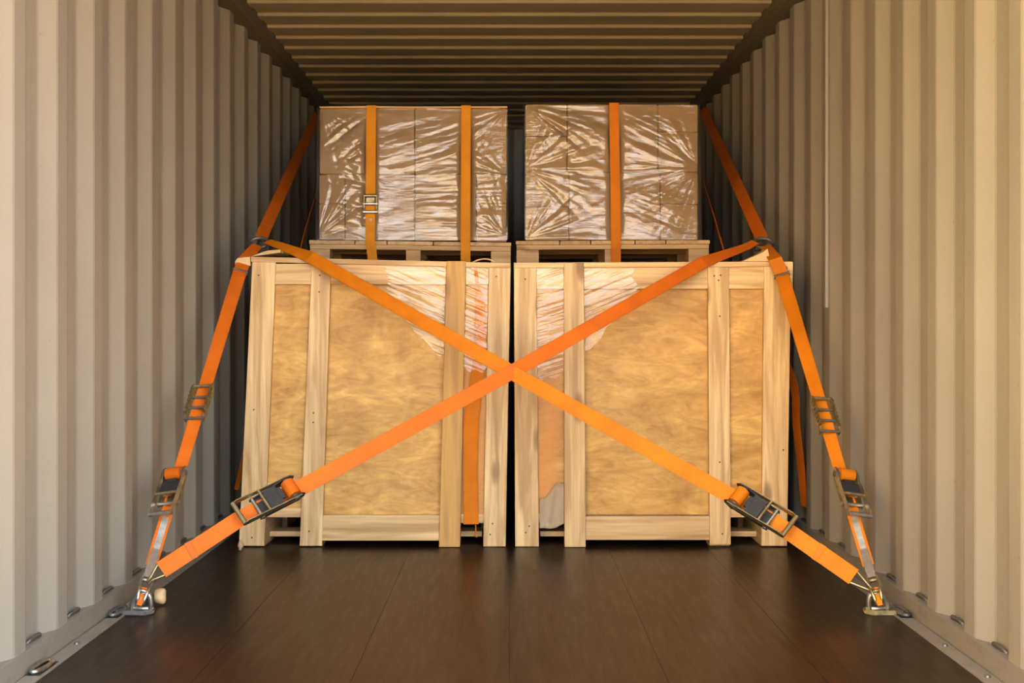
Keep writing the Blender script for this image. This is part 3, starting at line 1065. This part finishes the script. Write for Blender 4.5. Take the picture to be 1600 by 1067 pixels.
# steep side straps ---------------------------------------------------------
for s, rg, an, top, bend, end_px, mat, lab in (
        (-1, RGL, ANL, (383, 404, 4.60), (375, 424, 4.535), (221, 934), CORAL, 'steep coral orange ratchet strap between left wall and left crate'),
        (1, RGR, ANR, (1211, 404, 4.53), (1222, 430, 4.525), (1372, 934), AMBER, 'steep amber ratchet strap running down to the right floor shackle')):
    c = strap_thing(lab, (an.x, an.y, an.z), 'ratchet strap', 'ratchet lashing straps')
    b0, b1 = (bend[0], bend[1]), end_px
    d0, d1 = bend[2], 3.49
    nrm = Vector((-s * 0.30, -1, 0.25))
    bp_ = P(*bend)
    endp = along_px(b0, b1, d0, d1, y=884)
    pts = [rg + Vector((0, -0.03, -0.012)), P(*top), bp_, endp]
    nr = [Vector((-s * .2, -0.7, 0.7)), Vector((-s * .2, -0.8, 0.6)), nrm, nrm]
    if s < 0: nr[0] = Vector((0.1, -0.9, .4)); nr[1] = Vector((0.0, -0.95, .3))
    wd = [0.042, 0.05, 0.05, 0.034]
    pp, vv = subdiv(pts, [[a, b_] for a, b_ in zip(nr, wd)], 0.03)
    ribbon('webbing', pp, [q[1] for q in vv], [q[0] for q in vv], mat, c)
    al = (along_px(b0, b1, d0, d1, y=600) - along_px(b0, b1, d0, d1, y=700)).normalized()
    ladder_buckle(c, along_px(b0, b1, d0, d1, y=632 if s < 0 else 652) + nrm.normalized() * 0.002, al, Vector((s * 0.12, -1, 0.2)), 4, 0.15)
    ratchet(c, along_px(b0, b1, d0, d1, y=776 if s < 0 else 778) + nrm.normalized() * 0.004, al, Vector((s * 0.22, -1, 0.2)), mat, 0.93)
    # dark keeper where the strap bends over the crate edge
    m_ = frame_matrix(bp_, al, nrm)
    bm = bmesh.new()
    add_tube(bm, [m_ @ Vector((0, -0.028, 0.006)), m_ @ Vector((0, 0.028, 0.006)), m_ @ Vector((0, 0.028, -0.006)), m_ @ Vector((0, -0.028, -0.006))], 0.004, 6, closed=True)
    obj('keeper', bm, M['dark_steel'], c)
    # grey label along the lower end
    q0 = along_px(b0, b1, d0, d1, y=808); q1 = along_px(b0, b1, d0, d1, y=862)
    ribbon('label_tape', [q0 + nrm.normalized() * 0.0022, q1 + nrm.normalized() * 0.0022], [0.020, 0.018], nrm, M['greytape'], c, 0.0012)
    # flat steel hook at the end
    h0 = along_px(b0, b1, d0, d1, y=858); h1 = along_px(b0, b1, d0, d1, y=902); h2 = along_px(b0, b1, d0, d1, y=934)
    ribbon('hook_plate', [h0 + nrm.normalized() * 0.004, h0.lerp(h1, .5) + nrm.normalized() * 0.004, h1 + nrm.normalized() * 0.004], [0.022, 0.026, 0.024], nrm, M['steel'], c, 0.004)
    bm = bmesh.new()
    m_ = frame_matrix(h1, (h2 - h1), nrm)
    L = (h2 - h1).length
    for k in (-1, 1):
        add_tube(bm, smooth_path([m_ @ Vector((-0.012, k * 0.012, 0.0)), m_ @ Vector((L * 0.35, k * 0.016, 0.004)), m_ @ Vector((L * 0.8, k * 0.012, 0.010)),
                                  m_ @ Vector((L * 1.12, k * 0.009, 0.0)), m_ @ Vector((L * 1.05, k * 0.008, -0.016)), m_ @ Vector((L * 0.75, k * 0.009, -0.016))], 4), 0.0055, 8)
    add_tube(bm, [m_ @ Vector((0.01, -0.018, 0)), m_ @ Vector((0.01, 0.018, 0))], 0.006, 8)
    add_tube(bm, [m_ @ Vector((L * 0.75, -0.012, 0.010)), m_ @ Vector((L * 0.75, 0.012, 0.010))], 0.005, 8)
    obj('claw_hook', bm, M['steel'] if s < 0 else M['zinc'], c, smooth=True)
    q0 = along_px(b0, b1, d0, d1, y=918); q1 = along_px(b0, b1, d0, d1, y=946)
    ribbon('loop_end', [q0, q0.lerp(q1, .5) + nrm.normalized() * 0.004, q1], [0.018, 0.020, 0.014], nrm, mat, c, 0.003)

# crossing straps -----------------------------------------------------------
for s, rg, top, edge, kn, cr, rat, aend, end, mat, lab, off in (
        (-1, RGL, (430, 381, 4.68), (484, 401, 4.545), None, (798, 581), ((1144, 776), (1236, 833)), (1333, 901), (1358, 919), AMBER,
         'amber ratchet strap crossing from upper left down to lower right', 0.010),
        (1, RGR, (1165, 386, 4.68), (1100, 409, 4.545), None, (802, 580), ((462, 766), (372, 812)), (253, 890), (237, 904), CORAL,
         'coral orange ratchet strap crossing from upper right down to lower left', -0.010)):
    c = strap_thing(lab, (ANR.x if s < 0 else ANL.x, 3.5, 0.1), 'ratchet strap', 'ratchet lashing straps')
    d0, d1 = edge[2], 3.51
    x_e, x_n = edge[0], end[0]

    def dep(x): return 1 / lerp(1 / d0, 1 / d1, (x - x_e) / (x_n - x_e))
    n0 = Vector((0, -0.55, 0.85)); n1 = Vector((0, -0.85, 0.5)); n2 = FR
    pc = P(cr[0], cr[1], dep(cr[0]) + off)
    r0 = P(rat[0][0], rat[0][1], dep(rat[0][0])); r1 = P(rat[1][0], rat[1][1], dep(rat[1][0]))
    ae = P(aend[0], aend[1], dep(aend[0]))
    pts = [rg + Vector((-s * 0.035, -0.02, 0.004)), P(*top), P(*edge), pc, r0, r1, ae]
    nr = [n0, n0, n1, n2, n2, n2, n2]
    wd = [0.036, 0.042, 0.05, 0.05, 0.05, 0.05, 0.05]
    pp, vv = subdiv(pts, [[a, b_] for a, b_ in zip(nr, wd)], 0.03)
    ribbon('webbing', pp, [q[1] for q in vv], [q[0] for q in vv], mat, c)
    al = (r0 - r1).normalized()
    ratchet(c, r0.lerp(r1, 0.48) + Vector((0, -0.004, 0)), al, Vector((0, -1, 0.62)), mat, 1.0, black=True)
    # stitched overlap near the anchor, then a narrow tail of webbing to the hook
    q0 = r1.lerp(ae, 0.45 if s < 0 else 0.62)
    nn = FR.normalized()
    ribbon('stitched_fold', [q0 + nn * 0.004, ae + nn * 0.007], 0.051, FR, mat, c, 0.003)
    bm = bmesh.new()
    m_ = frame_matrix(q0 + nn * 0.004, al, FR)
    add_box(bm, (-0.010, -0.0265, -0.003), (0.010, 0.0265, 0.0035), m_, 0.001)
    obj('sewn_seam', bm, mat, c)
    e = P(end[0], end[1], dep(end[0]))
    bm = bmesh.new()
    m_ = frame_matrix(ae, (e - ae), FR)
    L = (e - ae).length
    for k in (-1, 1):
        add_tube(bm, smooth_path([m_ @ Vector((-0.006, k * 0.021, 0)), m_ @ Vector((L * .5, k * 0.012, 0.0)), m_ @ Vector((L, k * 0.005, 0)), m_ @ Vector((L + 0.015, k * 0.004, -0.008))], 4), 0.0042, 8)
    add_tube(bm, [m_ @ Vector((-0.006, -0.024, 0.0)), m_ @ Vector((-0.006, 0.024, 0.0))], 0.0045, 8)
    obj('wire_hook', bm, M['zinc'], c, smooth=True)

# far straps up to the roof rails, and the thin ones behind ----------------------
for s, rg, far_, d_, mat, lab in ((-1, RGL, (496, 178), 7.05, CORAL, 'dark orange strap rising from the left ring to the roof rail'),
                                  (1, RGR, (1098, 170), 7.05, CORAL, 'dark orange strap rising from the right ring to the roof rail')):
    c = strap_thing(lab, (rg.x, rg.y, rg.z), 'strap', 'straps up to the roof rails')
    a = rg + Vector((0, 0.03, 0.02)); b_ = P(far_[0], far_[1], d_)
    pp, vv = subdiv([a, b_], [[0.036], [0.05]], 0.08)
    ribbon('webbing', pp, 0.05, Vector((-s * 0.5, -1, 0.35)), mat, c)
    bm = bmesh.new()
    add_tube(bm, smooth_path([b_ + Vector((0, -0.03, -0.02)), b_ + Vector((s * 0.01, 0.01, 0.012)), b_ + Vector((s * 0.02, 0.03, 0.05))], 4), 0.007, 6)
    obj('end_hook', bm, M['dark_steel'], c, smooth=True)
for s, pth, lab in ((-1, [(499, 268, 5.55), (494, 305, 5.40), (480, 350, 5.22), (469, 390, 5.02)], 'thin twisted strap beside the left edge of the left load'),
                    (1, [(1094, 262, 5.55), (1099, 285, 5.42), (1114, 335, 5.22), (1131, 392, 5.00)], 'thin twisted strap beside the right edge of the right load')):
    pts = smooth_path([P(*q) for q in pth], 5)
    o = ribbon('side_strap', pts, 0.045, Vector((s * 1.0, -0.20, 0.15)), CORAL)
    tag(o, lab, 'strap', 'thin straps beside the loads')
pts = smooth_path([Vector((1.073, 5.15, 1.075)), Vector((1.080, 4.95, 0.80)), P(1240, 600, 4.78), P(1244, 660, 4.76), P(1251, 725, 4.77), P(1257, 792, 4.80)], 6)
tag(ribbon('loose_strap', pts, 0.04, Vector((-0.75, -0.45, 0.1)), CORAL), 'loose strap end hanging between the right crate and the wall', 'strap', 'loose strap ends beside the crates')
pts = smooth_path([Vector((-0.985, 5.0, 1.075)), Vector((-1.015, 4.98, 0.60)), Vector((-1.06, 4.90, 0.36)), P(369, 765, 4.85)], 6)
tag(ribbon('loose_strap', pts, 0.022, Vector((0.85, -0.5, 0.1)), CORAL), 'loose strap end hanging between the left crate and the wall', 'strap', 'loose strap ends beside the crates')

# connector rings -----------------------------------------------------------
for s, rg, lab in ((-1, RGL, 'dark steel connector ring at the top corner of the left crate'),
                   (1, RGR, 'dark steel connector ring at the top corner of the right crate')):
    c = tag(empty('connector_ring', rg), lab, 'ring', 'connector rings joining the straps')
    bm = bmesh.new()
    pts = []
    for k in range(20):
        a = 2 * math.pi * k / 20
        pts.append(rg + Vector((0.036 * math.cos(a), 0.016 * math.sin(a), 0.020 * math.sin(a))))
    add_tube(bm, pts, 0.007, 8, closed=True)
    obj('ring', bm, M['dark_steel'], c, smooth=True)
    for k in (-1, 1):
        q = rg + Vector((k * 0.024, -0.012, -0.004))
        bm = bmesh.new()
        add_tube(bm, [q + Vector((-0.016, -0.01, 0.002)), q + Vector((0.016, -0.01, 0.002)), q + Vector((0.018, -0.01, -0.026)), q + Vector((-0.014, -0.01, -0.026))], 0.004, 6, closed=True)
        obj('link', bm, M['black'], c, smooth=True)

# vertical straps on the loads ----------------------------------------------------
for (xt, xb, mat, lab, buck) in ((580, 580.5, GOLD, 'golden strap with a cam buckle, left of two on the left load', True),
                                 (728, 728, GOLD, 'plain golden strap, right of two on the left load', False),
                                 (959.5, 961, AMBER, 'single orange strap down the middle of the right load', False)):
    yf = DL - 0.018
    ztop = Q(0, 166 if xt < 800 else 162, DL)[1] + 0.005
    zp = Q(0, 377, DL)[1]
    xw = Q(xt, 0, yf)[0]; xw2 = Q(xb, 0, yf)[0]
    dx = 0.012 if buck else 0.0
    pts = [Vector((xw, DL + 0.68, ztop)), Vector((xw, DL + 0.01, ztop)), Vector((xw, DL - 0.010, ztop - 0.004)), Vector((xw, DL - 0.012, ztop - 0.02)), Vector((xw2, DL - 0.068, zp + 0.004)),
           Vector((xw2, DP - 0.017, zp - 0.008)), Vector((xw2 + dx * .4, DP - 0.012, zp - 0.035)), Vector((xw2 + dx, DP - 0.010, 1.082))]
    nr = [Vector((0, 0, 1)), Vector((0, -.2, 1)), Vector((0, -.7, .7)), Vector((0, -1, 0)), Vector((0, -1, 0)), Vector((0, -1, 0)), Vector((0, -1, 0)), Vector((0, -1, 0.1))]
    pp, vv = subdiv(pts, [[a] for a in nr], 0.04)
    c = strap_thing(lab, (xw, yf, zp), 'strap', 'straps round the pallet loads', 'load_strap')
    ribbon('webbing', pp, 0.041, [q[0] for q in vv], mat, c)
    if buck:
        m_ = frame_matrix(P(579.5, 319, 5.078), Vector((0, 0, -1)), Vector((0, -1, 0)))
        bm = bmesh.new()
        out = [(-0.040, 0.0), (0.042, 0.0), (0.046, 0.014), (0.02, 0.024), (-0.036, 0.018)]
        for k in (-1, 1): add_plate(bm, out, k * 0.024, k * 0.027, m_)
        cyl_y(bm, m_, -0.034, 0.012, 0.007, 0.027)
        b0 = obj('cam_buckle', bm, M['zinc'], c)
        for xx in (0.0, 0.034):
            bm = bmesh.new()
            cyl_y(bm, m_, xx, 0.014, 0.007, 0.030)
            obj('cross_bar', bm, M['steel'], b0)
        bm = bmesh.new()
        add_box(bm, (-0.026, -0.018, 0.016), (-0.004, 0.018, 0.022), m_, 0.002)
        obj('cam_lever', bm, M['zinc'], b0)
        bm = bmesh.new()
        cyl_y(bm, frame_matrix(P(579.5, 343, 5.070), Vector((1, 0, 0)), Vector((0, 0, 1))), 0, 0, 0.006, 0.003, 8)
        obj('rivet', bm, M['greytape'], b0)

# orange tail down the narrow bay of the left crate --------------------------------
path = [(742, 411, .010), (744, 428, .014), (746, 446, .012), (750, 475, .036), (751, 520, .045), (748, 575, .05), (741, 620, .055), (736, 660, .058), (735, 740, .054), (736, 819, .058)]
pts = [P(x, y, D + (0.0095 if y > 452 else 0.0045)) for x, y, _ in path]
pts[0].z += 0.002
pp, vv = subdiv(pts, [[q[2]] for q in path], 0.02)
tail = strap_thing('orange strap tail hanging in the narrow bay of the left crate', (pts[-1].x, pts[-1].y, pts[-1].z), 'strap', None, 'strap_tail')
ribbon('webbing', pp, [q[0] for q in vv], Vector((0, -1, 0)), AMBER, tail, 0.0018)
bm = bmesh.new()
add_tube(bm, smooth_path([P(743, 818, D), P(743.5, 828, D), P(742, 837, D + 0.004), P(746, 839, D + 0.002)], 4), 0.0022, 6)
obj('frayed_thread', bm, AMBER, tail, smooth=True)

# floor shackles ---------------------------------------------------------------------
for s, px, lab in ((-1, 214, 'steel floor plate with shackle holding the straps at the left wall'),
                   (1, 1377, 'steel floor plate with shackle holding the straps at the right wall')):
    base = P(px, 958, F * CZ / (958 - VY))
    c = tag(empty('floor_shackle', (base.x, base.y, 0)), lab, 'shackle', 'floor shackles')
    bm = bmesh.new()
    o_ = [(-0.050, -0.030), (0.034, -0.034), (0.054, -0.012), (0.046, 0.030), (-0.030, 0.034), (-0.056, 0.010)]
    a = [bm.verts.new((base.x - s * x, base.y + y, 0.001)) for x, y in o_]
    b_ = [bm.verts.new((base.x - s * x * 0.96, base.y + y * 0.94, 0.013)) for x, y in o_]
    bm.faces.new(a); bm.faces.new(b_)
    for i in range(6): bm.faces.new((a[i], a[(i + 1) % 6], b_[(i + 1) % 6], b_[i]))
    bmesh.ops.recalc_face_normals(bm, faces=bm.faces[:])
    bmesh.ops.bevel(bm, geom=bm.edges[:], offset=0.003, segments=2, affect='EDGES')
    obj('base_plate', bm, M['dark_steel'] if s < 0 else M['zinc'], c)
    bm = bmesh.new()
    bx = base.x + s * 0.0 + (0.012 if s < 0 else -0.008)
    pts = [(bx - 0.026, base.y, 0.010), (bx - 0.027 - s * 0.003, base.y - 0.004, 0.028), (bx - 0.017 - s * 0.010, base.y - 0.008, 0.052), (bx - s * 0.014, base.y - 0.010, 0.060),
           (bx + 0.017 - s * 0.010, base.y - 0.008, 0.052), (bx + 0.027 - s * 0.003, base.y - 0.004, 0.028), (bx + 0.026, base.y, 0.010)]
    add_tube(bm, smooth_path(pts, 4), 0.0075, 10)
    obj('shackle_bow', bm, M['steel'], c, smooth=True)
    bm = bmesh.new()
    add_tube(bm, [(bx - 0.036, base.y, 0.014), (bx + 0.036, base.y, 0.014)], 0.006, 8)
    obj('shackle_pin', bm, M['steel'], c, smooth=True)
    bm = bmesh.new()
    add_box(bm, (base.x + s * 0.045 - 0.02, base.y - 0.012, 0.004), (base.x + s * 0.045 + 0.02, base.y + 0.012, 0.010), bevel=0.002)
    obj('mounting_tongue', bm, M['dark_steel'], c)

# ------------------------------------------------------------------ loose wood
def chunk(name, centre, size, mat, label, cat, seed, group=None):
    rs = random.Random(seed)
    bm = bmesh.new()
    bmesh.ops.create_icosphere(bm, subdivisions=3, radius=1.0)
    for v in bm.verts:
        k = 1 + 0.13 * math.sin(v.co.x * 3 + seed) * math.cos(v.co.z * 4) + rs.uniform(-.02, .02)
        p = v.co * k
        p = Vector([math.copysign(abs(q) ** 0.92, q) for q in p])
        v.co = Vector((p.x * size[0], p.y * size[1], p.z * size[2])) + Vector(centre)
    return tag(obj(name, bm, mat, smooth=True), label, cat, group)


q = P(250, 931, 3.62)
chunk('wood_chunk', (q.x, q.y, 0.026), (0.019, 0.02, 0.0255), M['pine_pale'], 'pale rounded wood chunk on the floor beside the left shackle', 'wood chunk', 2)
q = P(376, 858, 4.50)
chunk('wood_sliver', (q.x, q.y, 0.020), (0.010, 0.012, 0.019), M['pine_pale'], 'small pale wood sliver at the foot of the left crate', 'wood sliver', 5)


def wedge(name, pts, y0, y1, label, mat='pine_pale'):
    bm = bmesh.new()
    add_prism(bm, pts, y0, y1, 0.002)
    return tag(obj(name, bm, M[mat]), label, 'wood strip', 'wooden edge strips under the straps')


wedge('edge_strip', [Q(392, 400.6, D), Q(438, 394.5, D), Q(438, 389.5, D), Q(418, 391, D), Q(404, 395.5, D), Q(393, 400.2, D)], D + 0.006, D + 0.19, 'curved pale wood strip propped on the top corner of the left crate')
wedge('edge_strip', [Q(1160, 408.4, D), Q(1205, 408.2, D), Q(1200, 388, D), Q(1192, 394, D), Q(1176, 401, D)], D + 0.006, D + 0.12, 'triangular pale wood strip propped on the top corner of the right crate')
wedge('edge_block', [Q(368, 424, 4.57), Q(391, 415, 4.57), Q(390.5, 401, 4.57), Q(371, 403, 4.57), Q(367, 408, 4.57)], 4.572, 4.65, 'pale wood block under the strap outside the left crate corner')
wedge('edge_block', [Q(1228, 452, 4.57), Q(1236.5, 452, 4.57), Q(1237, 409.4, 4.57), Q(1214, 409.4, 4.57), Q(1214, 416, 4.57), Q(1228, 417, 4.57)], 4.548, 4.564, 'pale wood corner piece under the strap on the right crate')

# short cord on the lid of the left crate
bm = bmesh.new()
add_tube(bm, smooth_path([P(738, 410, 4.60), P(748, 406, 4.60), P(758, 404.5, 4.60), P(768, 406.5, 4.60), P(772, 410, 4.60)], 4), 0.003, 6)
tag(obj('cord', bm, M['pine_pale'], smooth=True), 'short pale cord looped on the lid of the left crate', 'cord')
